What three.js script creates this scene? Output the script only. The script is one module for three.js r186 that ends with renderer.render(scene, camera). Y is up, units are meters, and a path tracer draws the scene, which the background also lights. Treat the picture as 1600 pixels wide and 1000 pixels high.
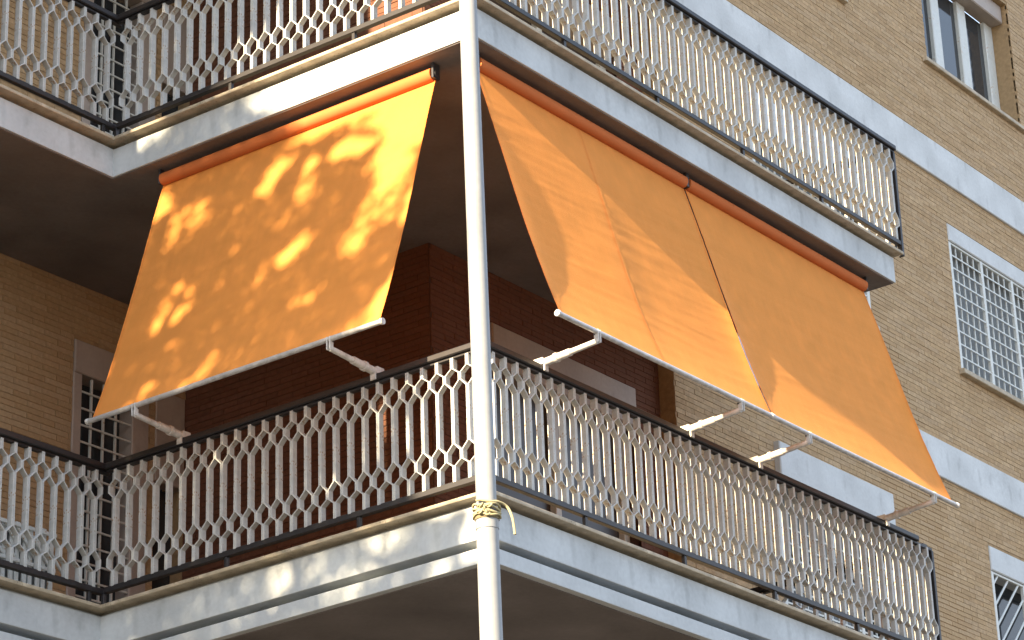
import * as THREE from 'three';
import { mergeGeometries } from 'three/addons/utils/BufferGeometryUtils.js';
import { ImprovedNoise } from 'three/addons/math/ImprovedNoise.js';

// ---------------------------------------------------------------- camera, sky, sun, exposure
const F0 = 6.83;                    // height of the lower balcony floor above the street
const ST = 3.1;                     // storey height
const scene = new THREE.Scene();
const camera = new THREE.PerspectiveCamera(12.888, 1.6, 0.1, 600);
{
  const yaw = 1.041713, pitch = 0.416225, roll = -0.082356;
  const d = new THREE.Vector3(Math.cos(pitch) * Math.sin(yaw), Math.sin(pitch), -Math.cos(pitch) * Math.cos(yaw));
  const r = new THREE.Vector3().crossVectors(d, new THREE.Vector3(0, 1, 0)).normalize();
  const u = new THREE.Vector3().crossVectors(r, d);
  const r2 = r.clone().multiplyScalar(Math.cos(roll)).addScaledVector(u, Math.sin(roll));
  const u2 = u.clone().multiplyScalar(Math.cos(roll)).addScaledVector(r, -Math.sin(roll));
  camera.position.set(-11.6837, F0 - 5.2315, 9.0237);
  camera.quaternion.setFromRotationMatrix(new THREE.Matrix4().makeBasis(r2, u2, d.clone().negate()));
  camera.setViewOffset(1600, 1000, -473.7, 97, 1600, 1000);     // the photograph is cropped off-centre
  camera.updateMatrixWorld();
}
const SUN = new THREE.Vector3(-1, 0.455, -0.075).normalize();     // low afternoon sun, almost along the right-hand front
{ // hazy late-afternoon sky: pale blue overhead, whitish towards the horizon, a warm glow round the sun
  const w = 512, h = 256, data = new Float32Array(w * h * 4), d = new THREE.Vector3(), K = 0.40;
  for (let j = 0; j < h; j++) for (let i = 0; i < w; i++) {
    const el = (j + 0.5) / h * Math.PI - Math.PI / 2, az = ((i + 0.5) / w - 0.5) * Math.PI * 2;
    d.set(Math.cos(el) * Math.cos(az), Math.sin(el), Math.cos(el) * Math.sin(az));
    const t = Math.pow(Math.max(0, 1 - Math.max(0, d.y)), 2.6), g = Math.exp(-Math.acos(Math.min(1, d.dot(SUN))) / 0.42), k = (j * w + i) * 4;
    const zen = [0.52, 0.73, 1.06], hor = [0.98, 1.0, 1.0], glow = [1.1, 0.85, 0.55];
    for (let c = 0; c < 3; c++) data[k + c] = K * (zen[c] + (hor[c] - zen[c]) * t + glow[c] * g);
    data[k + 3] = 1;
  }
  const sky = new THREE.DataTexture(data, w, h, THREE.RGBAFormat, THREE.FloatType);
  sky.mapping = THREE.EquirectangularReflectionMapping; sky.magFilter = THREE.LinearFilter; sky.needsUpdate = true;
  scene.background = sky; scene.environment = sky;
}
const sun = new THREE.DirectionalLight(0xffe6c0, 5);
sun.position.copy(SUN).multiplyScalar(60).add(new THREE.Vector3(0, F0, 0)); sun.target.position.set(0, F0, 0);
sun.castShadow = true; sun.shadow.mapSize.set(4096, 4096); sun.shadow.bias = -0.0005;
Object.assign(sun.shadow.camera, { left: -16, right: 16, top: 14, bottom: -14, near: 1, far: 140 });
scene.add(sun, sun.target);
const renderer = new THREE.WebGLRenderer({ antialias: true });
renderer.toneMapping = THREE.LinearToneMapping;
renderer.toneMappingExposure = 4.6;
renderer.shadowMap.enabled = true;

// ---------------------------------------------------------------- helpers
let seed = 20240611;
const rnd = () => { seed = (seed * 1664525 + 1013904223) >>> 0; return seed / 4294967296; };
const rr = (a, b) => a + (b - a) * rnd();
const perlin = new ImprovedNoise();
const fbm = (x, y, z, o = 4) => { let s = 0, a = 0.5; for (let i = 0; i < o; i++) { s += a * perlin.noise(x, y, z + i * 7.3); x *= 2.03; y *= 2.03; a *= 0.5; } return s; };
const V = (x, y, z) => new THREE.Vector3(x, y, z);
const used = {};
const numbered = n => { const k = used[n] = (used[n] ?? -1) + 1; return k ? `${n}_${String(k).padStart(3, '0')}` : n; };

function tex(size, fn, rep, colour = true) {            // fn(u,v) -> [r,g,b] 0..255, tileable by wrapping the sample torus
  const data = new Uint8Array(size * size * 4);
  for (let j = 0; j < size; j++) for (let i = 0; i < size; i++) {
    const c = fn(i / size, j / size), k = (j * size + i) * 4;
    data[k] = c[0]; data[k + 1] = c[1]; data[k + 2] = c[2]; data[k + 3] = 255;
  }
  const t = new THREE.DataTexture(data, size, size);
  t.wrapS = t.wrapT = THREE.RepeatWrapping; t.magFilter = THREE.LinearFilter; t.minFilter = THREE.LinearMipmapLinearFilter; t.generateMipmaps = true;
  if (colour) t.colorSpace = THREE.SRGBColorSpace;
  t.repeat.set(1 / rep, 1 / rep); t.needsUpdate = true; return t;
}
const tile = (u, v, f, z, o) => {                        // tileable fbm
  const a = fbm(u * f, v * f, z, o), b = fbm((u - 1) * f, v * f, z, o), c = fbm(u * f, (v - 1) * f, z, o), d = fbm((u - 1) * f, (v - 1) * f, z, o);
  return (a * (1 - u) + b * u) * (1 - v) + (c * (1 - u) + d * u) * v;
};
const cl = x => Math.max(0, Math.min(255, x));
// coloured maps hold near-white multipliers: grain, stains and weathering
const plasterMap = tex(512, (u, v) => { const n = tile(u, v, 5, 1, 5), s = tile(u * 3 % 1, v, 6, 9, 3), g = tile(u, v, 60, 4, 2); const k = 238 + n * 44 + g * 18 - Math.max(0, s - 0.12) * 90; return [cl(k), cl(k - 1), cl(k - 4)]; }, 1.7);
const plasterBump = tex(512, (u, v) => { const k = 128 + tile(u, v, 50, 2, 3) * 150; return [cl(k), cl(k), cl(k)]; }, 0.8, false);
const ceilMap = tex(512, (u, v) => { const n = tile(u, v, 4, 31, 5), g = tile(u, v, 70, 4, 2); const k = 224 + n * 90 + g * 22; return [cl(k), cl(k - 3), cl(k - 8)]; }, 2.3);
const brickMap = tex(512, (u, v) => { const n = tile(u, v, 14, 3, 4), g = tile(u, v, 90, 6, 2); const k = 226 + n * 70 + g * 46; return [cl(k), cl(k - 2), cl(k - 6)]; }, 0.6);
const brickBump = tex(512, (u, v) => { const k = 128 + tile(u, v, 64, 8, 3) * 200; return [cl(k), cl(k), cl(k)]; }, 0.4, false);
const paintMap = tex(512, (u, v) => { const n = tile(u, v, 9, 12, 4), c = tile(u, v, 30, 15, 3); const rust = Math.max(0, n + c * 0.8 - 0.22) * 4; const k = 240 + n * 30; return [cl(k - rust * 60), cl(k - rust * 100), cl(k - 6 - rust * 130)]; }, 0.45);
const clothMap = tex(512, (u, v) => { const w = Math.sin(u * Math.PI * 2 * 128) * 3 + Math.sin(v * Math.PI * 2 * 128) * 3, n = tile(u, v, 5, 22, 4), st = tile(u * 4 % 1, v, 5, 25, 3); const k = 244 + w + n * 22 + st * 10; return [cl(k), cl(k - n * 4), cl(k)]; }, 0.9);
const clothBump = tex(256, (u, v) => { const k = 128 + 60 * Math.sin(u * Math.PI * 2 * 64) + 60 * Math.sin(v * Math.PI * 2 * 64); return [cl(k), cl(k), cl(k)]; }, 0.1, false);
const stoneMap = tex(512, (u, v) => { const n = tile(u, v, 8, 40, 5), p = tile(u, v, 40, 44, 3); const k = 226 + n * 80 - Math.max(0, p - 0.15) * 260; return [cl(k + 6), cl(k), cl(k - 12)]; }, 0.7);
const metalMap = tex(256, (u, v) => { const n = tile(u, v, 10, 51, 4), g = tile(u, v, 60, 52, 2); const k = 225 + n * 70 + g * 30; return [cl(k + 4), cl(k), cl(k - 4)]; }, 0.5);
const asphaltMap = tex(512, (u, v) => { const g = tile(u, v, 110, 61, 2), n = tile(u, v, 5, 62, 4); const k = 205 + g * 110 + n * 60; return [cl(k), cl(k), cl(k)]; }, 2.0);
const barkMap = tex(256, (u, v) => { const n = tile(u, v, 12, 71, 4); const k = 200 + n * 120; return [cl(k), cl(k - 8), cl(k - 16)]; }, 0.6);

const lin = (r, g, b) => new THREE.Color().setRGB(r, g, b);
const M = (c, o = {}) => new THREE.MeshStandardMaterial({ color: c, roughness: 0.85, ...o });
const mat = {
  white: M(lin(0.54, 0.575, 0.60), { map: plasterMap, bumpMap: plasterBump, bumpScale: 0.0015, roughness: 0.8 }),
  band: M(lin(0.64, 0.67, 0.69), { map: plasterMap, bumpMap: plasterBump, bumpScale: 0.0015 }),
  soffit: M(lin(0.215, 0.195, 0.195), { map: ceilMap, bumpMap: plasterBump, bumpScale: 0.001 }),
  stone: M(lin(0.50, 0.44, 0.35), { map: stoneMap, roughness: 0.6 }),
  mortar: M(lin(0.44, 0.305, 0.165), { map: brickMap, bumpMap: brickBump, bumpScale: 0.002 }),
  shadeMortar: M(lin(0.10, 0.048, 0.03), { map: brickMap, bumpMap: brickBump, bumpScale: 0.002 }),  // mortar with the reddish shade of the recess put into its colour
  floor: M(lin(0.32, 0.20, 0.14), { map: stoneMap, roughness: 0.5 }),
  iron: M(lin(0.52, 0.52, 0.525), { map: paintMap, roughness: 0.5 }),
  rail: M(lin(0.022, 0.020, 0.022), { map: metalMap, roughness: 0.45 }),
  alu: M(lin(0.62, 0.62, 0.62), { map: metalMap, roughness: 0.35, metalness: 0.25 }),
  armWhite: M(lin(0.70, 0.69, 0.67), { map: metalMap, roughness: 0.4 }),
  screw: M(lin(0.08, 0.08, 0.085), { roughness: 0.4, metalness: 0.6 }),
  frame: M(lin(0.68, 0.70, 0.70), { map: paintMap, roughness: 0.45 }),
  box: M(lin(0.44, 0.38, 0.34), { map: plasterMap, roughness: 0.6 }),
  glass: new THREE.MeshPhysicalMaterial({ color: lin(0.03, 0.035, 0.04), roughness: 0.06, metalness: 0, ior: 1.5 }),
  curtained: M(lin(0.045, 0.034, 0.03), { roughness: 0.35 }),
  pole: M(lin(0.28, 0.295, 0.31), { map: plasterMap, roughness: 0.5 }),
  rope: M(lin(0.34, 0.30, 0.17), { roughness: 0.95 }),
  tape: M(lin(0.16, 0.13, 0.07), { roughness: 0.9 }),
  room: M(lin(0.05, 0.045, 0.04)),
  shutter: M(lin(0.19, 0.205, 0.22), { map: paintMap, roughness: 0.6 }),
  pave: M(lin(0.14, 0.135, 0.125), { map: asphaltMap }),
  road: M(lin(0.06, 0.06, 0.062), { map: asphaltMap }),
  soil: M(lin(0.10, 0.085, 0.06), { map: asphaltMap }),
  bark: M(lin(0.13, 0.10, 0.07), { map: barkMap }),
  leaf: new THREE.MeshPhysicalMaterial({ color: lin(0.10, 0.15, 0.04), roughness: 0.7, transmission: 0.4, thickness: 0, side: THREE.DoubleSide }),
  wicker: M(lin(0.78, 0.79, 0.80), { map: paintMap, roughness: 0.6 }),
};
const cloth = (r, g, b) => new THREE.MeshPhysicalMaterial({ color: lin(r, g, b), map: clothMap, bumpMap: clothBump, bumpScale: 0.0003, roughness: 0.95, transmission: 0.34, thickness: 0, side: THREE.DoubleSide, specularIntensity: 0.2, sheen: 0.4, sheenRoughness: 0.5, sheenColor: lin(1, g * 1.7, b * 2) });
mat.cloth = cloth(0.96, 0.365, 0.078);
mat.roll = M(lin(0.56, 0.15, 0.035), { map: clothMap, roughness: 0.9 });  // same awning cloth, its shade under the slab put into a darker colour
mat.thread = cloth(0.90, 0.335, 0.07);
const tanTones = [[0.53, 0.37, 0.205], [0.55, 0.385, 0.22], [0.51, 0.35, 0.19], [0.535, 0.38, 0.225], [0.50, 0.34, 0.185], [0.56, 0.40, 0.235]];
const shadeTones = tanTones.map(([r, g, b]) => [r * 0.36, g * 0.215, b * 0.215]);           // same tan brick, with the dim orange light of the recess painted in
const toMats = a => a.map(c => M(lin(...c), { map: brickMap, bumpMap: brickBump, bumpScale: 0.002, roughness: 0.9 })), tanMats = toMats(tanTones), shadeMats = toMats(shadeTones);
const brickStuff = new THREE.MeshStandardMaterial({ color: 0xffffff, vertexColors: true, map: brickMap, bumpMap: brickBump, bumpScale: 0.002, roughness: 0.9 });

function uvm(g, off = 0) {                                // uv in metres from the dominant normal
  if (g.index) g = g.toNonIndexed();
  g.computeVertexNormals();
  const p = g.attributes.position, uv = new Float32Array(p.count * 2), a = V(), b = V(), c = V(), n = V();
  for (let i = 0; i < p.count; i += 3) {
    a.fromBufferAttribute(p, i); b.fromBufferAttribute(p, i + 1); c.fromBufferAttribute(p, i + 2);
    n.crossVectors(b.clone().sub(a), c.clone().sub(a));
    const ax = Math.abs(n.x), ay = Math.abs(n.y), az = Math.abs(n.z);
    [a, b, c].forEach((q, k) => {
      const s = ay > ax && ay > az ? [q.x, q.z] : ax > az ? [q.z, q.y] : [q.x, q.y];
      uv[(i + k) * 2] = s[0] + off; uv[(i + k) * 2 + 1] = s[1] + off * 0.7;
    });
  }
  g.setAttribute('uv', new THREE.BufferAttribute(uv, 2));
  return g;
}
function bx(x0, x1, y0, y1, z0, z1, bev = 0) {            // box by extents, optionally with chamfered long edges
  let g;
  const w = x1 - x0, h = y1 - y0, d = z1 - z0;
  if (bev) {
    const s = new THREE.Shape(), X = w / 2, Y = h / 2, q = Math.min(bev, X * 0.45, Y * 0.45, d * 0.45);
    s.moveTo(-X + q, -Y + q); s.lineTo(X - q, -Y + q); s.lineTo(X - q, Y - q); s.lineTo(-X + q, Y - q); s.closePath();
    g = new THREE.ExtrudeGeometry(s, { depth: d - 2 * q, bevelEnabled: true, bevelThickness: q, bevelSize: q, bevelSegments: 1 });
    g.translate(0, 0, -d / 2 + q);
  } else g = new THREE.BoxGeometry(w, h, d);
  g.translate((x0 + x1) / 2, (y0 + y1) / 2, (z0 + z1) / 2);
  g = uvm(g, (x0 * 3.1 + y0 * 1.7 + z0 * 2.3) % 1);
  return g;
}
function cyl(a, b, ra, rb = ra, seg = 14) {               // capped cylinder between two points
  const d = b.clone().sub(a), L = d.length();
  const g = new THREE.CylinderGeometry(rb, ra, L, seg, 1);
  g.translate(0, L / 2, 0);
  g.applyQuaternion(new THREE.Quaternion().setFromUnitVectors(V(0, 1, 0), d.normalize()));
  g.translate(a.x, a.y, a.z);
  const uv = g.attributes.uv; for (let i = 0; i < uv.count; i++) uv.setXY(i, uv.getX(i) * 6.28 * Math.max(ra, rb), uv.getY(i) * L);
  return g.toNonIndexed();
}
function obj(name, geos, m, parent, label) {
  const list = (Array.isArray(geos) ? geos : [geos]).map(g => { const q = g.index ? g.toNonIndexed() : g; for (const k of Object.keys(q.attributes)) if (!['position', 'normal', 'uv', 'color'].includes(k)) q.deleteAttribute(k); return q; });
  const o = new THREE.Mesh(list.length > 1 ? mergeGeometries(list) : list[0], m);
  o.name = parent === scene ? numbered(name) : name; o.castShadow = o.receiveShadow = true;
  if (label) o.userData.label = label;
  parent.add(o); return o;
}
function thing(name, label, category, pos = [0, 0, 0], group) {
  const o = new THREE.Group(); o.name = numbered(name); o.position.set(...pos); o.userData = { label, category };
  if (group) o.userData.group = group;
  scene.add(o); return o;
}
function dup(src, pos, label) { const r = src.clone(); r.name = numbered(src.name.replace(/_\d\d\d$/, '')); r.position.set(...pos); r.userData = { ...src.userData, label }; scene.add(r); return r; }

// ---------------------------------------------------------------- street (below the frame; it bounces light upwards)
{
  const g = obj('ground', uvm(new THREE.PlaneGeometry(500, 500).rotateX(-Math.PI / 2)), mat.soil, scene); g.position.y = -0.02; g.userData.kind = 'structure';
  const r1 = obj('road', bx(-60, 60, -0.015, 0.0, 3.5, 12), mat.road, scene); r1.userData.kind = 'structure';
  const r2 = obj('pavement', bx(-60, 60, -0.01, 0.13, -30, 3.5), mat.pave, scene); r2.userData.kind = 'structure';
}

// ---------------------------------------------------------------- building
const L = 4.87, W = 2.91;                 // balcony fronts
const ZR = -2.06, ZF = -1.92, ZD = -4.28, XR = 2.10, XF = 4.79;
const building = thing('apartment_building', 'apartment block of thin tan bricks with white bands and recessed balcony wall', 'building');

// a brick-faced wall: mortar body with holes + single bricks. axis 'z': face towards +z at z=c, runs along x; axis 'x': face towards -x at x=c, runs along z
const BH = 0.0385, BP = 0.0425, BL = 0.246, BPL = 0.25, BD = 0.022;
const brickGeo = []; for (let k = 0; k < 3; k++) brickGeo.push(bx(-BL / 2, BL / 2, -BH / 2, BH / 2, -BD / 2, BD / 2, 0.003).translate(0, 0, 0));
const shortGeo = uvm(new THREE.BoxGeometry(1, BH, BD));
function brickWall(name, axis, c, u0, u1, y0, y1, by0, by1, holes, pick, thick = 0.25, shadeTint = false, most = 300) {
  const brickTones = shadeTint ? shadeTones : tanTones, brickMats = shadeTint ? shadeMats : tanMats;
  const s = new THREE.Shape(); s.moveTo(u0, y0); s.lineTo(u1, y0); s.lineTo(u1, y1); s.lineTo(u0, y1); s.closePath();
  for (const [a, b, e, f] of holes) { const h = new THREE.Path(); h.moveTo(a, e); h.lineTo(a, f); h.lineTo(b, f); h.lineTo(b, e); h.closePath(); s.holes.push(h); }
  const toWorld = g => { if (axis === 'z') g.translate(0, 0, c); else { g.rotateY(-Math.PI / 2); g.translate(c, 0, 0); } return g; };   // local x -> world z, local z -> world -x
  const wall = obj(name, uvm(toWorld(new THREE.ExtrudeGeometry(s, { depth: thick, bevelEnabled: false }).translate(0, 0, -thick))), shadeTint ? mat.shadeMortar : mat.mortar, building);
  const singles = [], rest = [];
  const rows = Math.floor((by1 - by0) / BP);
  for (let r = 0; r < rows; r++) {
    const y = by0 + (r + 0.5) * BP; let u = u0 - (r % 2 ? BPL / 2 : 0) + (r % 3 === 1 ? 0.02 : 0);
    for (; u < u1; u += BPL) {
      let a = Math.max(u, u0 + 0.001), b = Math.min(u + BL, u1 - 0.001);
      let pieces = [[a, b]];
      for (const [ha, hb, e, f] of holes) if (y + BH / 2 > e && y - BH / 2 < f) pieces = pieces.flatMap(([p, q]) => q <= ha || p >= hb ? [[p, q]] : [[p, Math.min(q, ha)], [Math.max(p, hb), q]].filter(([m, n]) => n - m > 0.01));
      for (const [p, q] of pieces) if (q - p > 0.02) {
        const out = rr(-0.0015, 0.0015);
        const e = { u: (p + q) / 2, w: q - p, y: y + rr(-0.0012, 0.0012), out, tone: Math.floor(rnd() * brickTones.length), k: rr(0.95, 1.05) };
        (pick && pick(e.u, e.y) ? singles : rest).push(e);
      }
    }
  }
  const P = e => axis === 'z' ? V(e.u, e.y + F0, c - BD / 2 + 0.0055 + e.out) : V(c + BD / 2 - 0.0055 - e.out, e.y + F0, e.u);
  const camP = camera.position;
  singles.sort((a, b) => P(a).distanceTo(camP) - P(b).distanceTo(camP));
  rest.push(...singles.splice(most));
  for (const e of singles) {
    const full = Math.abs(e.w - BL) < 0.002;
    const m = new THREE.Mesh(full ? brickGeo[0] : shortGeo, brickMats[e.tone]); m.name = 'brick'; m.castShadow = m.receiveShadow = true;
    if (!full) m.scale.x = e.w;
    m.position.copy(P(e)).sub(V(0, F0, 0)); if (axis === 'x') m.rotation.y = -Math.PI / 2;
    wall.add(m);
  }
  const geos = rest.map(e => {
    const h = e.w / 2, g = new THREE.BufferGeometry(), z = BD / 2, y = BH / 2;
    const q = [[-h, -y, z, h, -y, z, h, y, z, -h, y, z], [-h, y, z, h, y, z, h, y, -z, -h, y, -z], [-h, -y, -z, h, -y, -z, h, -y, z, -h, -y, z], [-h, -y, -z, -h, -y, z, -h, y, z, -h, y, -z], [h, -y, z, h, -y, -z, h, y, -z, h, y, z]];
    const pos = []; for (const f of q) for (const i of [0, 1, 2, 0, 2, 3]) pos.push(f[i * 3], f[i * 3 + 1], f[i * 3 + 2]);
    g.setAttribute('position', new THREE.BufferAttribute(new Float32Array(pos), 3));
    if (axis === 'x') g.rotateY(-Math.PI / 2);
    const w = P(e).sub(V(0, F0, 0)); g.translate(w.x, w.y, w.z);
    const col = new Float32Array(pos.length), t = brickTones[e.tone]; for (let i = 0; i < pos.length; i += 3) { col[i] = t[0] * e.k; col[i + 1] = t[1] * e.k; col[i + 2] = t[2] * e.k; }
    g.setAttribute('color', new THREE.BufferAttribute(col, 3));
    return uvm(g, e.u * 5.7 % 1);
  });
  if (geos.length) { const o = obj('brick_courses', geos, brickStuff, wall); o.userData.kind = 'stuff'; }
  return wall;
}
building.position.y = F0;
// openings [u0,u1,y0,y1] on the long facade
const UPWIN = [9.42, 11.28, 7.20, 8.60], MIDWIN = [9.46, 11.30, 4.06, 5.52], LOWWIN = [9.62, 11.44, 0.95, 2.44], HOODWIN = [6.14, 7.90, 0.9, 2.47], SIDEWIN = [6.10, 7.86, 7.20, 8.60], HOODUP = [6.14, 7.90, 4.0, 5.57];
brickWall('facade_wall', 'z', ZF, XF, 14, -F0, 9.6, 0.6, 9.1, [UPWIN, MIDWIN, LOWWIN, HOODWIN, HOODUP, SIDEWIN], (u, y) => u > 7.9 && y > 1 && y < 7.4, 0.32);
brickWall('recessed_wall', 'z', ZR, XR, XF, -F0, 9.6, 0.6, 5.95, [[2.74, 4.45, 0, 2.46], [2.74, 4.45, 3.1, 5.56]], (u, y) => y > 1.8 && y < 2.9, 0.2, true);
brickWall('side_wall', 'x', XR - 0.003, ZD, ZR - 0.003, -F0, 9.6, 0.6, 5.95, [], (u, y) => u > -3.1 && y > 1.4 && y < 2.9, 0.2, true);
brickWall('rear_wall', 'z', ZD, -4.0, XR, -F0, 9.6, 0.6, 5.95, [[1.02, 1.735, 0.02, 2.44], [1.80, 2.09, 0.02, 2.30], [1.02, 1.735, 3.12, 5.54], [1.80, 2.09, 3.12, 5.40]], (u, y) => u > -0.3 && y > 1.1 && y < 2.9, 0.2);
obj('added_end_wall', bx(-3.62, -3.42, -F0, 9.6, ZD + 0.02, -W - 0.06), mat.mortar, building);  // unseen wall, added to keep sky light out of the balcony recess
obj('rear_mass', bx(-4, 14, -F0, 9.6, -9, ZD - 0.6), mat.room, building);
obj('wall_return', bx(XF, XF + 0.3, -F0, 9.6, ZR - 0.4, ZF - 0.321), mat.mortar, building);
// bands at floor level
for (const [y0, y1] of [[2.876, 3.228], [5.935, 6.312]]) obj('white_band', bx(XF - 0.004, 14, y0, y1, ZF - 0.01, ZF + 0.028, 0.006), mat.band, building);

// windows
function facadeWindow([x0, x1, y0, y1], kind) {
  const w = new THREE.Group(); w.name = 'window'; w.position.set(0, 0, 0); building.add(w);
  const z = ZF;
  if (kind === 'open') {
    const zr = z - 0.22, n = 3, st = 0.17;
    obj('sill', bx(x0 - 0.09, x1 + 0.06, y0 - 0.045, y0 - 0.001, z - 0.2, z + 0.05, 0.006), mat.stone, w);
    obj('roller_box', bx(x0 + 0.004, x1 - 0.004, y1 - 0.2, y1 - 0.003, z - 0.24, z - 0.06, 0.01), mat.box, w);
    const step = (x1 - x0 - st) / n;
    for (let i = 0; i <= n; i++) obj('stile', bx(x0 + i * step + 0.003, x0 + i * step + st - 0.003, y0 + 0.002, y1 - 0.2, zr - 0.05, zr + 0.03, 0.008), mat.frame, w);
    for (let i = 0; i < n; i++) {
      const a = x0 + i * step + st, b = x0 + (i + 1) * step;
      obj('pane', bx(a, b, y0 + 0.07, y1 - 0.21, zr - 0.02, zr - 0.012), mat.glass, w);
      obj('bottom_rail', bx(a - 0.002, b + 0.002, y0 + 0.001, y0 + 0.07, zr - 0.045, zr + 0.02, 0.006), mat.frame, w);
    }
    return w;
  }
  const head = kind === 'hood' ? 0.30 : kind === 'diagonal' ? 0.225 : 0.175;
  const bot = y0 + 0.05;
  obj('roller_box', bx(x0 + 0.002, x1 - 0.002, y1 - head, y1 - 0.002, z - 0.2, z + (kind === 'hood' ? 0.06 : 0.02), 0.008), mat.band, w);
  obj('sill', bx(x0 - 0.04, x1 + 0.04, y0 - 0.05, y0 - 0.001, z - 0.2, z + 0.06, 0.006), mat.stone, w);
  obj('pane', bx(x0 + 0.01, x1 - 0.01, bot, y1 - head - 0.002, z - 0.16, z - 0.152), mat.glass, w);
  if (kind !== 'diagonal') obj('shutter', bx(x0 + 0.012, x1 - 0.012, kind === 'grid' ? bot + 0.004 : y1 - head - 0.5, y1 - head - 0.003, z - 0.145, z - 0.13), mat.shutter, w);
  const n = 3, st = 0.045, zb = z - 0.012, top = y1 - head - 0.004, step = (x1 - x0 - st) / n;
  for (let i = 0; i <= n; i++) obj('stile', bx(x0 + i * step + 0.002, x0 + i * step + st, y0 + 0.002, top, zb - 0.015, zb + 0.02, 0.004), mat.frame, w);
  for (let i = 0; i < n; i++) {
    const a = x0 + i * step + st, b = x0 + (i + 1) * step;
    obj('bottom_rail', bx(a + 0.001, b + 0.001, y0 + 0.003, y0 + 0.035, zb - 0.012, zb + 0.016, 0.003), mat.frame, w);
    obj('top_rail', bx(a + 0.001, b + 0.001, top - 0.02, top, zb - 0.012, zb + 0.016, 0.003), mat.frame, w);
    if (kind === 'diagonal') {
      const hgt = top - y0, dx = hgt;
      for (let k = -8; k < 4; k++) {
        const u0 = a + k * 0.19; let p = V(u0, y0, 0), q = V(u0 + dx, top, 0); const dir = q.clone().sub(p);
        const ta = Math.max(0, (a - p.x) / dir.x), tb = Math.min(1, (b - p.x) / dir.x); if (tb - ta < 0.05) continue;
        const A = p.clone().addScaledVector(dir, ta).setZ(zb), B = p.clone().addScaledVector(dir, tb).setZ(zb);
        obj('grille_bar', cyl(A, B, 0.011, 0.011, 6), mat.frame, w);
      }
    } else {
      for (let k = 1; k < 5; k++) { const x = a + (b - a) * k / 5; obj('grille_bar', bx(x - 0.006, x + 0.006, y0 + 0.03, top - 0.015, zb - 0.007, zb + 0.005), mat.frame, w); }
      for (let k = 1; k < 10; k++) { const y = y0 + 0.02 + (top - y0 - 0.02) * k / 10; obj('grille_bar', bx(a, b, y - 0.007, y + 0.007, zb + 0.0055, zb + 0.014), mat.frame, w); }
    }
  }
  return w;
}
facadeWindow(UPWIN, 'open'); facadeWindow(SIDEWIN, 'open'); facadeWindow(MIDWIN, 'grid'); facadeWindow(LOWWIN, 'diagonal'); facadeWindow(HOODWIN, 'hood'); facadeWindow(HOODUP, 'hood');
// balcony doors and windows, on both storeys
for (const f of [0, ST]) {
  const w = new THREE.Group(); w.name = 'balcony_window'; building.add(w);        // on the recessed wall
  obj('roller_box', bx(2.742, 4.448, f + 2.15, f + 2.458, ZR - 0.19, ZR + 0.03, 0.008), mat.box, w);
  obj('pane', bx(2.76, 4.43, f + 0.03, f + 2.148, ZR - 0.15, ZR - 0.14), mat.curtained, w);
  for (const x of [2.742, 3.56, 4.38]) obj('stile', bx(x, x + 0.068, f + 0.002, f + 2.148, ZR - 0.17, ZR - 0.09, 0.005), mat.frame, w);
  const d = new THREE.Group(); d.name = 'balcony_door'; building.add(d);          // on the rear wall, barred
  obj('roller_box', bx(1.022, 1.733, f + 2.20, f + 2.438, ZD - 0.18, ZD + 0.02, 0.008), mat.box, d);
  obj('jamb', bx(1.022, 1.10, f + 0.022, f + 2.198, ZD - 0.16, ZD + 0.015, 0.006), mat.box, d);
  obj('jamb', bx(1.575, 1.733, f + 0.022, f + 2.198, ZD - 0.16, ZD + 0.015, 0.006), mat.box, d);
  obj('pane', bx(1.10, 1.575, f + 0.03, f + 2.19, ZD - 0.12, ZD - 0.11), mat.glass, d);
  for (const x of [1.21, 1.325, 1.44]) obj('grille_bar', bx(x - 0.007, x + 0.007, f + 0.03, f + 2.195, ZD - 0.02, ZD - 0.006), mat.frame, d);
  for (let k = 1; k < 18; k++) obj('grille_bar', bx(1.10, 1.575, f + 2.2 - k * 0.12 - 0.006, f + 2.2 - k * 0.12 + 0.006, ZD - 0.0055, ZD + 0.004), mat.frame, d);
  const s = new THREE.Group(); s.name = 'side_window'; building.add(s);           // narrow light with a half-lowered shutter
  obj('shutter', bx(1.803, 2.087, f + 1.62, f + 2.297, ZD - 0.1, ZD + 0.012, 0.006), mat.box, s);
  obj('pane', bx(1.803, 2.087, f + 0.025, f + 1.618, ZD - 0.12, ZD - 0.11), mat.glass, s);
}

// ---------------------------------------------------------------- balconies
function outline(o) {                                    // o = outward offset
  const s = new THREE.Shape();
  s.moveTo(-o, -o); s.lineTo(L + o, -o); s.lineTo(L + o, -ZF - 0.001); s.lineTo(XF + 0.3, -ZF - 0.001);
  const pts = [[-o, -o], [L + o, -o], [L + o, -ZF - 0.002], [XF + 0.002, -ZF - 0.002], [XF + 0.002, -ZR - 0.012], [XR - 0.012, -ZR - 0.012], [XR - 0.012, -ZD - 0.012], [-3.6, -ZD - 0.012], [-3.6, W - o], [-o, W - o]];
  const q = new THREE.Shape(); pts.forEach(([x, z], i) => i ? q.lineTo(x, z) : q.moveTo(x, z)); q.closePath(); return q;
}
function plate(o, y0, y1, bev = 0) {
  const g = new THREE.ExtrudeGeometry(outline(o - bev), { depth: y1 - y0 - 2 * bev, bevelEnabled: bev > 0, bevelThickness: bev, bevelSize: bev, bevelSegments: 2 });
  g.translate(0, 0, bev);
  g.rotateX(-Math.PI / 2); g.translate(0, y0, 0);        // shape y -> -z
  return uvm(g);
}
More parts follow.
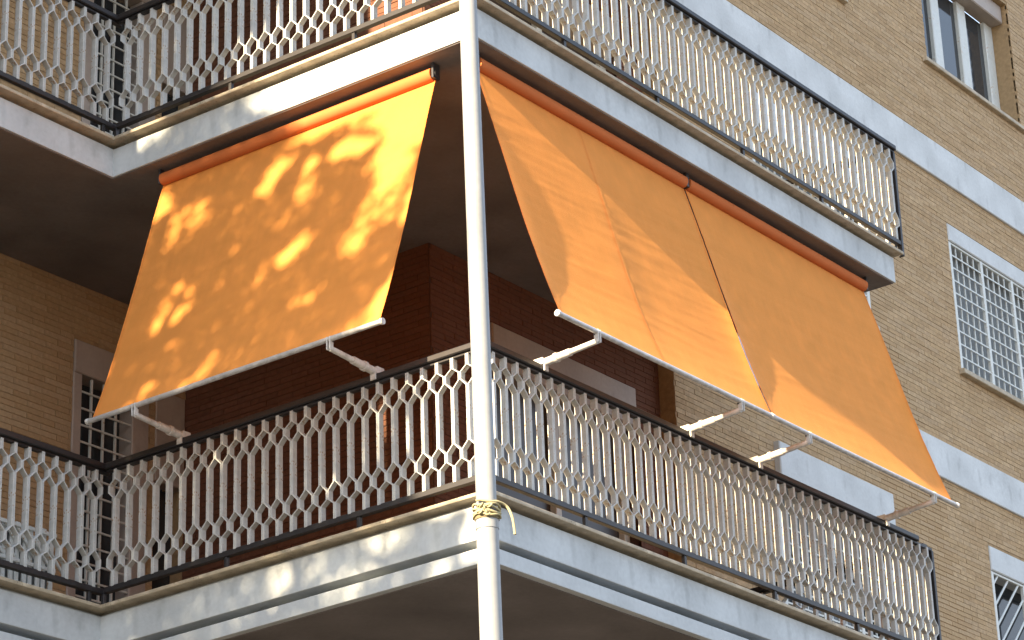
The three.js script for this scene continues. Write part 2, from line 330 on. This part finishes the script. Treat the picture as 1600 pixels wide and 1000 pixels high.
const balcony = (k, label) => {
  const b = thing('balcony', label, 'balcony', [0, F0 + ST * k, 0], 'balconies of the apartment block');
  obj('floor_edge', plate(0.058, -0.024, 0, 0.005), mat.stone, b);
  obj('drip_recess', plate(-0.05, -0.052, -0.0245), mat.white, b);
  if (k === 0) {
    obj('fascia', plate(0, -0.250, -0.0525, 0.004), mat.white, b);
    obj('groove', plate(-0.12, -0.296, -0.2505), mat.white, b);
    obj('lower_band', plate(-0.004, -0.386, -0.2965, 0.004), mat.white, b);
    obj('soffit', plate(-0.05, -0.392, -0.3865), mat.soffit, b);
  } else {
    obj('fascia', plate(0, -0.250, -0.0525, 0.004), mat.white, b);
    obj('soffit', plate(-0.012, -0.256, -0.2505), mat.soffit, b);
  }
  return b;
};
balcony(0, 'white balcony slab with a shadow groove below the lower railing');
balcony(1, 'white balcony slab with the awnings hanging under its edge');
balcony(2, 'white balcony slab overhanging the upper railings from above');

// ---------------------------------------------------------------- railings
const PITCH = 0.108;
const balGeo = (() => {                                   // two bent flats welded back to back: stub, hexagon, long bar, hexagon, stub
  const t = 0.0110, D = 0.039, h = PITCH / 2, g0 = 0.0004;
  const path = [[g0, 0.852], [g0, 0.785], [h - g0, 0.752], [h - g0, 0.708], [g0, 0.664], [g0, 0.336], [h - g0, 0.292], [h - g0, 0.238], [g0, 0.206], [g0, 0.112]];
  // inner edge of the band: mitred offset; verticals at the axis lie to the right (+), verticals at h lie to the left (-)
  const left = [], right = [];
  path.forEach(([x, y], i) => { const onAxis = x < h / 2; left.push([onAxis ? x : x - t, y]); right.push([onAxis ? x + t : x, y]); });
  const mk = sgn => { const s = new THREE.Shape(); const all = [...right, ...left.slice().reverse()].map(([x, y]) => [x * sgn, y]); all.forEach(([x, y], i) => i ? s.lineTo(x, y) : s.moveTo(x, y)); s.closePath();
    return new THREE.ExtrudeGeometry(s, { depth: D - 0.004, bevelEnabled: true, bevelThickness: 0.002, bevelSize: 0.0012, bevelOffset: -0.0012, bevelSegments: 1 }).translate(0, 0, -D / 2 + 0.002); };
  return uvm(mergeGeometries([mk(1), mk(-1)].map(g => { g = g.toNonIndexed(); return g; })));
})();
// run along local +x from 0 to len, outside is +z
function railing(label, pos, turn, len, o = {}) {
  const r = thing('balcony_railing', label, 'railing', pos, 'honeycomb balcony railings'); r.rotation.y = turn;
  const a = o.a ?? 0, b = o.b ?? len;
  const he = o.handEnd ?? b;
  obj('handrail', [bx(a, he, 0.846, 0.862, -0.016, 0.016, 0.002), bx(a, he, 0.8625, 0.902, -0.034, 0.036, 0.006)], mat.rail, r);
  if (o.handEnd) obj('end_rail', bx(he + 0.001, b, 0.842, 0.866, -0.012, 0.012, 0.003), mat.rail, r);
  obj('bottom_rail', bx(a, b, 0.082, 0.118, -0.018, 0.018, 0.003), mat.rail, r);
  const n = Math.floor((len - 0.02) / PITCH), m0 = (len - (n - 1) * PITCH) / 2;
  for (let i = 0; i < n; i++) { const m = new THREE.Mesh(balGeo, mat.iron); m.name = 'baluster'; m.position.set(m0 + i * PITCH, 0, 0); m.castShadow = m.receiveShadow = true; r.add(m); }
  for (const x of o.posts ?? []) obj('post', bx(x - 0.014, x + 0.014, 0.001, 0.8415, -0.022, 0.022, 0.003), mat.rail, r);
  for (const x of o.feet ?? []) obj('foot', bx(x - 0.012, x + 0.012, 0.001, 0.0815, -0.012, 0.012, 0.002), mat.rail, r);
  return r;
}
const RL = 5.0;
for (const k of [0, 1]) {
  const y = F0 + ST * k, w = k ? 'upper' : 'lower';
  railing(k ? 'sunlit honeycomb railing above the two right-hand orange awnings' : 'white honeycomb railing below the two right-hand orange awnings', [0, y, 0.0], 0, RL, { a: -0.031, b: RL + 0.012, handEnd: k ? undefined : 4.80, feet: [0.9, 1.9, 2.9, 3.9], posts: [RL - 0.004] });
  railing(k ? 'honeycomb railing above the left-hand dappled orange awning' : 'shaded honeycomb railing below the left-hand dappled orange awning', [0, y, -W], -Math.PI / 2, W, { a: 0.033, b: W - 0.033, feet: [0.02, 1.0, 2.0] });
  railing(k ? 'short honeycomb railing in the top left corner of the photo' : 'short honeycomb railing in front of the white slatted planter', [-3.40, y, -W], 0, 3.40, { a: 0, b: 3.40 + 0.031, feet: [0.3, 1.3, 2.3, 3.3] });
  railing(k ? 'end railing closing the upper balcony against the brick wall' : 'end railing closing the lower balcony against the brick wall', [RL - 0.01, y, -0.03], Math.PI / 2, 1.86, { a: 0.0, b: 1.86, feet: [0.6, 1.2] });
}

// ---------------------------------------------------------------- awnings
// local frame: +x along the front, +z outwards
function awning(label, pos, turn, w, o = {}) {
  const a = thing('window_awning', label, 'awning', pos, 'orange drop-arm awnings'); a.rotation.y = turn;
  const top = [2.735, -0.130], bot = [1.015, 0.412], nx = o.nx ?? 110, nt = 170;
  const len = Math.hypot(top[0] - bot[0], top[1] - bot[1]), N = [(bot[1] - top[1]) / len, (top[0] - bot[0]) / len];     // normal (y,z)
  const seam = o.seam ?? [], S = o.seed ?? 1;
  const surf = (u, t) => {
    // the hems are taut; between them the cloth hangs slack, deepest two thirds of the way down, and the sewn seam stands up as a ridge
    const prof = 6.75 * t * t * (1 - t), e = Math.min(u, w - u);
    let slack = 1 - Math.exp(-e / 0.09);
    for (const q of seam) slack *= 1 - 0.28 * Math.exp(-Math.pow((u - q) / (u < q ? 0.30 : 0.16), 2));
    let h = -0.018 * prof - (o.belly ?? 0.026) * prof * slack;
    const cr = perlin.noise(u * 1.6 + S * 9, t * len * 16 + u * 0.9, S) * 0.0016 + perlin.noise(u * 3.1, t * len * 34 + u * 2.0, S + 5) * 0.0006 + perlin.noise(u * 1.1, t * len * 2.2, S + 11) * 0.0022;
    h += cr * (o.crease ?? 1) * Math.min(1, t * 6) * Math.min(1, (1 - t) * 5 + 0.15);
    return V(u, top[0] + (bot[0] - top[0]) * t + N[0] * h, top[1] + (bot[1] - top[1]) * t + N[1] * h);
  };
  const sheet = (u0, u1, n, lift = 0) => {
    const pos = [], uv = [], idx = [];
    for (let j = 0; j <= nt; j++) for (let i = 0; i <= n; i++) { const u = u0 + (u1 - u0) * i / n, p = surf(u, j / nt); pos.push(p.x, p.y + N[0] * lift, p.z + N[1] * lift); uv.push(u + S * 0.37, -j / nt * len); }
    for (let j = 0; j < nt; j++) for (let i = 0; i < n; i++) { const p = j * (n + 1) + i, q = p + n + 1; idx.push(p, q, q + 1, p, q + 1, p + 1); }
    const g = new THREE.BufferGeometry(); g.setAttribute('position', new THREE.Float32BufferAttribute(pos, 3)); g.setAttribute('uv', new THREE.Float32BufferAttribute(uv, 2)); g.setIndex(idx); g.computeVertexNormals(); return g;
  };
  const f = obj('fabric', sheet(0.006, w - 0.006, nx), mat.cloth, a);
  for (const s of seam) obj('seam', sheet(s - 0.009, s + 0.009, 2, 0.0018), mat.thread, f);
  for (const [p, q] of [[0.0065, 0.024], [w - 0.024, w - 0.0065]]) obj('hem', sheet(p, q, 2, 0.0016), mat.thread, f);
  obj('roller', cyl(V(0.014, 2.776, -0.125), V(w - 0.014, 2.776, -0.125), 0.043, 0.043, 28), mat.roll, a);
  for (const x of [[-0.006, 0.010], [w - 0.010, w + 0.006]]) { const br = obj('end_bracket', [bx(x[0], x[1], 2.742, 2.843, -0.16, -0.095, 0.003)], mat.screw, a); obj('axle', cyl(V(x[0] - 0.006, 2.776, -0.125), V(x[1] + 0.004, 2.776, -0.125), 0.018, 0.018, 12), mat.screw, br); }
  const bo = o.barOut ?? [0.012, 0.012];
  const bar = obj('front_bar', cyl(V(-bo[0], 1.0, 0.414), V(w + bo[1], 1.0, 0.414), 0.0155, 0.0155, 16), mat.alu, a);
  for (const x of [-bo[0], w + bo[1]]) obj('end_cap', cyl(V(x - 0.008, 1.0, 0.414), V(x + 0.008, 1.0, 0.414), 0.0195, 0.0195, 14), mat.armWhite, bar);
  for (const x of o.arms) {
    const P = V(x, 0.918, 0.035), Q = V(x, 0.945, 0.41);
    const arm = obj('arm', cyl(P.clone().lerp(Q, 0.45), Q, 0.0175, 0.0165, 14), mat.armWhite, a);
    obj('sleeve', [cyl(P, P.clone().lerp(Q, 0.5), 0.024, 0.023, 16), cyl(P.clone().lerp(Q, 0.20), P.clone().lerp(Q, 0.26), 0.030, 0.030, 16)], mat.armWhite, arm);
    obj('rail_clamp', [bx(x - 0.026, x + 0.026, 0.9025, 0.942, -0.03, 0.045, 0.006), bx(x - 0.02, x + 0.02, 0.862, 0.9023, 0.0365, 0.049, 0.003)], mat.armWhite, arm);
    obj('fork', [bx(x - 0.014, x - 0.008, 0.935, 1.012, 0.398, 0.43, 0.002), bx(x + 0.008, x + 0.014, 0.935, 1.012, 0.398, 0.43, 0.002)], mat.armWhite, arm);
    obj('bolt', cyl(V(x - 0.018, 0.985, 0.402), V(x + 0.018, 0.985, 0.402), 0.006, 0.006, 8), mat.screw, arm);
  }
  return a;
}
awning('orange awning left of the pole, dappled with sunlight', [0, F0, -2.606], -Math.PI / 2, 2.215, { arms: [0.35, 1.845], seed: 3, belly: 0.014, barOut: [0.03, 0.012] });
awning('orange awning just right of the pole, half lit by a wedge of sun', [0.164, F0, 0], 0, 2.186, { arms: [0.36, 1.84], seam: [1.03], seed: 1 });
awning('orange awning farthest right, mostly in shade', [2.358, F0, 0], 0, 2.265, { arms: [0.42, 2.0], seed: 7, barOut: [0.012, 0.06] });

// ---------------------------------------------------------------- street pole and the rope tied round it
{
  const X = y => -1.0555 - (y - 0.2) * 0.0108, Z = 0.8;
  const p = thing('street_pole', 'white painted metal pole in front of the balcony corner', 'pole', [X(-F0), 0, Z]);
  const P = (y) => V(X(y) - X(-F0), y + F0, 0);
  obj('lower_shaft', cyl(P(-F0), P(-0.61), 0.066, 0.0555, 32), mat.pole, p);
  obj('upper_shaft', cyl(P(-0.6095), P(6.2), 0.0515, 0.0430, 32), mat.pole, p);
  obj('collar', [cyl(P(-0.66), P(-0.585), 0.0585, 0.0585, 32), cyl(P(-0.5845), P(-0.565), 0.0585, 0.0530, 32)], mat.pole, p);
  obj('base_flange', cyl(P(-F0 + 0.13), P(-F0 + 0.17), 0.14, 0.13, 28), mat.pole, p);
  const pts = []; for (let i = 0; i <= 150; i++) { const a = i / 150 * Math.PI * 2 * 4.4 + 0.8, y = -0.60 + i / 150 * 0.075 + Math.sin(i * 0.6) * 0.006; pts.push(V(X(y) + Math.cos(a) * 0.0665, y + F0, Z + Math.sin(a) * 0.0665)); }
  const c = new THREE.CatmullRomCurve3(pts);
  const e = pts[pts.length - 1];
  const k = thing('knotted_rope', 'frayed rope knotted round the white pole with a loose drooping end', 'rope', [0, 0, 0]);
  obj('coil', new THREE.TubeGeometry(c, 300, 0.0065, 6), mat.rope, k);
  const dirR = V(0.52, 0, 0.85);                          // the loose end hangs on the right, seen from the street
  const q = (s, h) => V(X(-0.55), F0 - 0.55 + h, Z).addScaledVector(dirR, s);
  obj('loose_end', new THREE.TubeGeometry(new THREE.CatmullRomCurve3([q(0.0, 0.0).addScaledVector(V(-0.85, 0, 0.52), 0.062), q(0.05, 0.02).addScaledVector(V(-0.85, 0, 0.52), 0.045), q(0.10, 0.005), q(0.125, -0.05), q(0.133, -0.10), q(0.137, -0.145)]), 40, 0.0075, 6), mat.rope, k);
  const kn = [[0, 0], [0.022, 0.016], [-0.02, 0.018], [0.012, -0.02], [-0.024, -0.012]].map(([s, h], i) => new THREE.TorusKnotGeometry(0.011, 0.005, 40, 6, 2, 3).rotateX(i).rotateY(i * 2).translate(...q(s, h - 0.02).addScaledVector(V(-0.85, 0, 0.52), 0.064).toArray()));
  obj('knot', kn, mat.rope, k);
  obj('dark_lashing', cyl(V(X(-0.605), F0 - 0.612, Z), V(X(-0.605), F0 - 0.578, Z), 0.0625, 0.0615, 28), mat.tape, k);
}

// ---------------------------------------------------------------- white slatted planter behind the short railing
{
  const b = thing('slatted_planter', 'white slatted planter behind the short lower left railing', 'planter', [-1.3, F0, -3.16]);
  const n = 40;
  obj('liner', bx(-0.92, 1.12, 0.02, 0.44, -0.22, -0.02), mat.shutter, b);
  for (let i = 0; i < n; i++) { const x = -0.92 + i * 2.04 / (n - 1); obj('slat', bx(x - 0.016, x + 0.016, 0.001, 0.50 + rr(-0.02, 0.02), -0.012 + (i % 2) * 0.01, 0.004 + (i % 2) * 0.01, 0.003), mat.wicker, b); }
  for (let i = 0; i < 22; i++) { const x = -0.9 + i * 2.0 / 22; obj('lattice_strip', cyl(V(x, 0.46, 0.022), V(x + 0.20, 0.24, 0.022), 0.010, 0.010, 6), mat.wicker, b); }
  for (const y of [0.10, 0.24, 0.46]) obj('rail', bx(-0.94, 1.13, y - 0.012, y + 0.012, 0.0335, 0.045, 0.003), mat.wicker, b);
}

// ---------------------------------------------------------------- the street tree, left of the frame, whose leaves dapple the left side
{
  const t = thing('street_tree', 'leafy street tree beyond the left edge that dapples the left awning', 'tree', [-9.4, 0, -3.1]);
  const base = V(-9.4, 0, -3.1);
  const sx = SUN.x, toTree = (y0, z0, depth) => V(-depth, F0 + y0 + depth * (SUN.y / -sx), z0 + depth * (SUN.z / -sx)).sub(base);   // a point of the crown that shades (y0,z0) on the front
  const trunk = []; const limb = (pts, r0, r1) => { const c = new THREE.CatmullRomCurve3(pts), n = 10; for (let i = 0; i < n; i++) trunk.push(cyl(c.getPoint(i / n), c.getPoint((i + 1) / n), r0 + (r1 - r0) * i / n, r0 + (r1 - r0) * (i + 1) / n, 9)); };
  limb([V(0, 0, 0), V(0.1, 2.5, 0.1), V(-0.05, 5.5, 0.05), V(0.1, 9.4, -0.1), V(0, 13.6, -0.1)], 0.24, 0.07);
  for (let i = 0; i < 11; i++) { const y = 8.6 + i * 0.42, a = i * 2.4; limb([V(0, y, 0), V(Math.cos(a) * 0.7, y + 0.5, Math.sin(a) * 0.8), V(Math.cos(a) * 1.3, y + 0.9, Math.sin(a) * 1.7)], 0.06, 0.015); }
  obj('trunk', trunk, mat.bark, t);
  // leaves
  const leafG = new THREE.BufferGeometry();
  leafG.setAttribute('position', new THREE.Float32BufferAttribute([0, -0.055, 0, 0.034, -0.01, 0.01, 0, 0.055, 0, -0.034, -0.01, 0.01], 3));
  leafG.setAttribute('uv', new THREE.Float32BufferAttribute([0, 0, 1, 0, 1, 1, 0, 1], 2)); leafG.setIndex([0, 1, 2, 0, 2, 3]); leafG.computeVertexNormals();
  const edge = y => y > 2.72 ? -1.35 - (y - 2.72) * 0.25 : y > 2.25 ? -0.80 : y > 1.12 ? -0.25 : y > 0.92 ? -0.50 : y > -0.05 ? -0.50 : 0.08;     // where the shade of the crown ends
  const gaps = [[2.66, -0.50, 2.17, -0.64, 0.085], [2.10, -0.68, 1.60, -0.76, 0.05], [2.26, -0.47, 1.74, -0.50, 0.035], [2.72, -0.60, 2.78, -1.42, 0.085], [2.56, -1.56, 2.42, -1.66, 0.04], [2.40, -2.26, 2.34, -2.36, 0.085], [2.62, -2.58, 2.50, -2.54, 0.05], [1.56, -2.15, 1.54, -2.24, 0.065], [1.76, -2.14, 1.70, -2.22, 0.045], [1.75, -1.25, 1.71, -1.33, 0.045], [2.24, -1.27, 2.17, -1.31, 0.03], [0.98, -1.68, 0.9, -1.74, 0.03], [1.38, -2.48, 1.20, -2.54, 0.06], [1.30, -1.02, 1.28, -1.03, 0.03], [0.90, -0.36, 0.84, -0.52, 0.06],
    [-0.12, -1.48, -0.16, -1.50, 0.05], [-0.10, -1.24, -0.13, -1.26, 0.035], [-0.30, -1.10, -0.32, -0.95, 0.06], [-0.08, -0.72, -0.13, -0.76, 0.055], [-0.24, -0.86, -0.25, -0.82, 0.05], [-0.35, -0.38, -0.35, -0.36, 0.04], [3.04, -2.72, 3.08, -2.52, 0.045], [3.0, -1.74, 3.03, -1.52, 0.06], [0.62, -0.75, 0.45, -0.76, 0.04]];   // openings between boughs: a segment and a radius each
  for (let i = 0; i < 14; i++) { const y = rr(0.7, 2.7), z = -0.5 - 2.1 * Math.pow(rnd(), 1.7); gaps.push([y, z, y - rr(0.02, 0.08), z - rr(-0.03, 0.03), rr(0.0, 0.018)]); }
  gaps.forEach((g, i) => g.push(i < 1 ? 1 : i < 24 ? rr(0.7, 1.0) : rr(0.4, 0.8)));      // how far the twigs are bare
  const bare = (y, z) => { let m = 0; const wob = 1 + 0.9 * perlin.noise(y * 7, z * 7, 1.5) + 0.7 * perlin.noise(y * 17, z * 17, 3.5);
    for (const [y0, z0, y1, z1, r, open] of gaps) { const dy = y1 - y0, dz = z1 - z0, t = Math.max(0, Math.min(1, ((y - y0) * dy + (z - z0) * dz) / (dy * dy + dz * dz))), q = Math.hypot(y - y0 - dy * t, z - z0 - dz * t) / Math.max(0.01, (r + 0.035) * wob); if (q < 1.4) m = Math.max(m, open * Math.min(1, (1.4 - q) / 0.7)); }
    return m; };
  const spots = [];
  let guard = 0;
  while (spots.length < 150000 && guard++ < 2500000) {
    const y0 = rr(-1.6, 4.9), z0 = rr(-5.2, 0.3);
    const ry = (y0 - 1.6) / 3.2, rz = (z0 + 2.3) / 2.7; if (Math.pow(Math.abs(ry), 2.6) + Math.pow(Math.abs(rz), 2.6) > 1) continue;
    const e = edge(y0) + 0.22 * perlin.noise(y0 * 2.1, 3.3, 0.7) + 0.10 * perlin.noise(y0 * 6.1, 1.3, 2.7);
    if (z0 > e + rr(-0.06, 0.06) || rnd() < bare(y0, z0)) continue;
    const clump = perlin.noise(y0 * 1.9, z0 * 1.9, 4.4) + 0.6 * perlin.noise(y0 * 4.7, z0 * 4.7, 8.1);
    const nearEdge = Math.min(1, (e - z0) / 0.9);
    if (clump < -0.05 - nearEdge * 0.95) continue;                       // gaps between twigs
    const dep = 9.2 + rr(-1, 1) * 1.6 * Math.sqrt(Math.max(0.05, 1 - ry * ry - rz * rz));
    spots.push(toTree(y0, z0, dep));
  }
  const im = new THREE.InstancedMesh(leafG, mat.leaf, spots.length), m4 = new THREE.Matrix4(), q = new THREE.Quaternion(), eu = new THREE.Euler();
  spots.forEach((p, i) => { eu.set(rr(-1.2, 1.2), rr(0, 6.28), rr(-1.2, 1.2)); q.setFromEuler(eu); const s = rr(0.38, 0.64); m4.compose(p, q, V(s, s, s)); im.setMatrixAt(i, m4); });
  im.name = 'crown'; im.userData.kind = 'stuff'; im.castShadow = im.receiveShadow = true; t.add(im);
}

renderer.render(scene, camera);
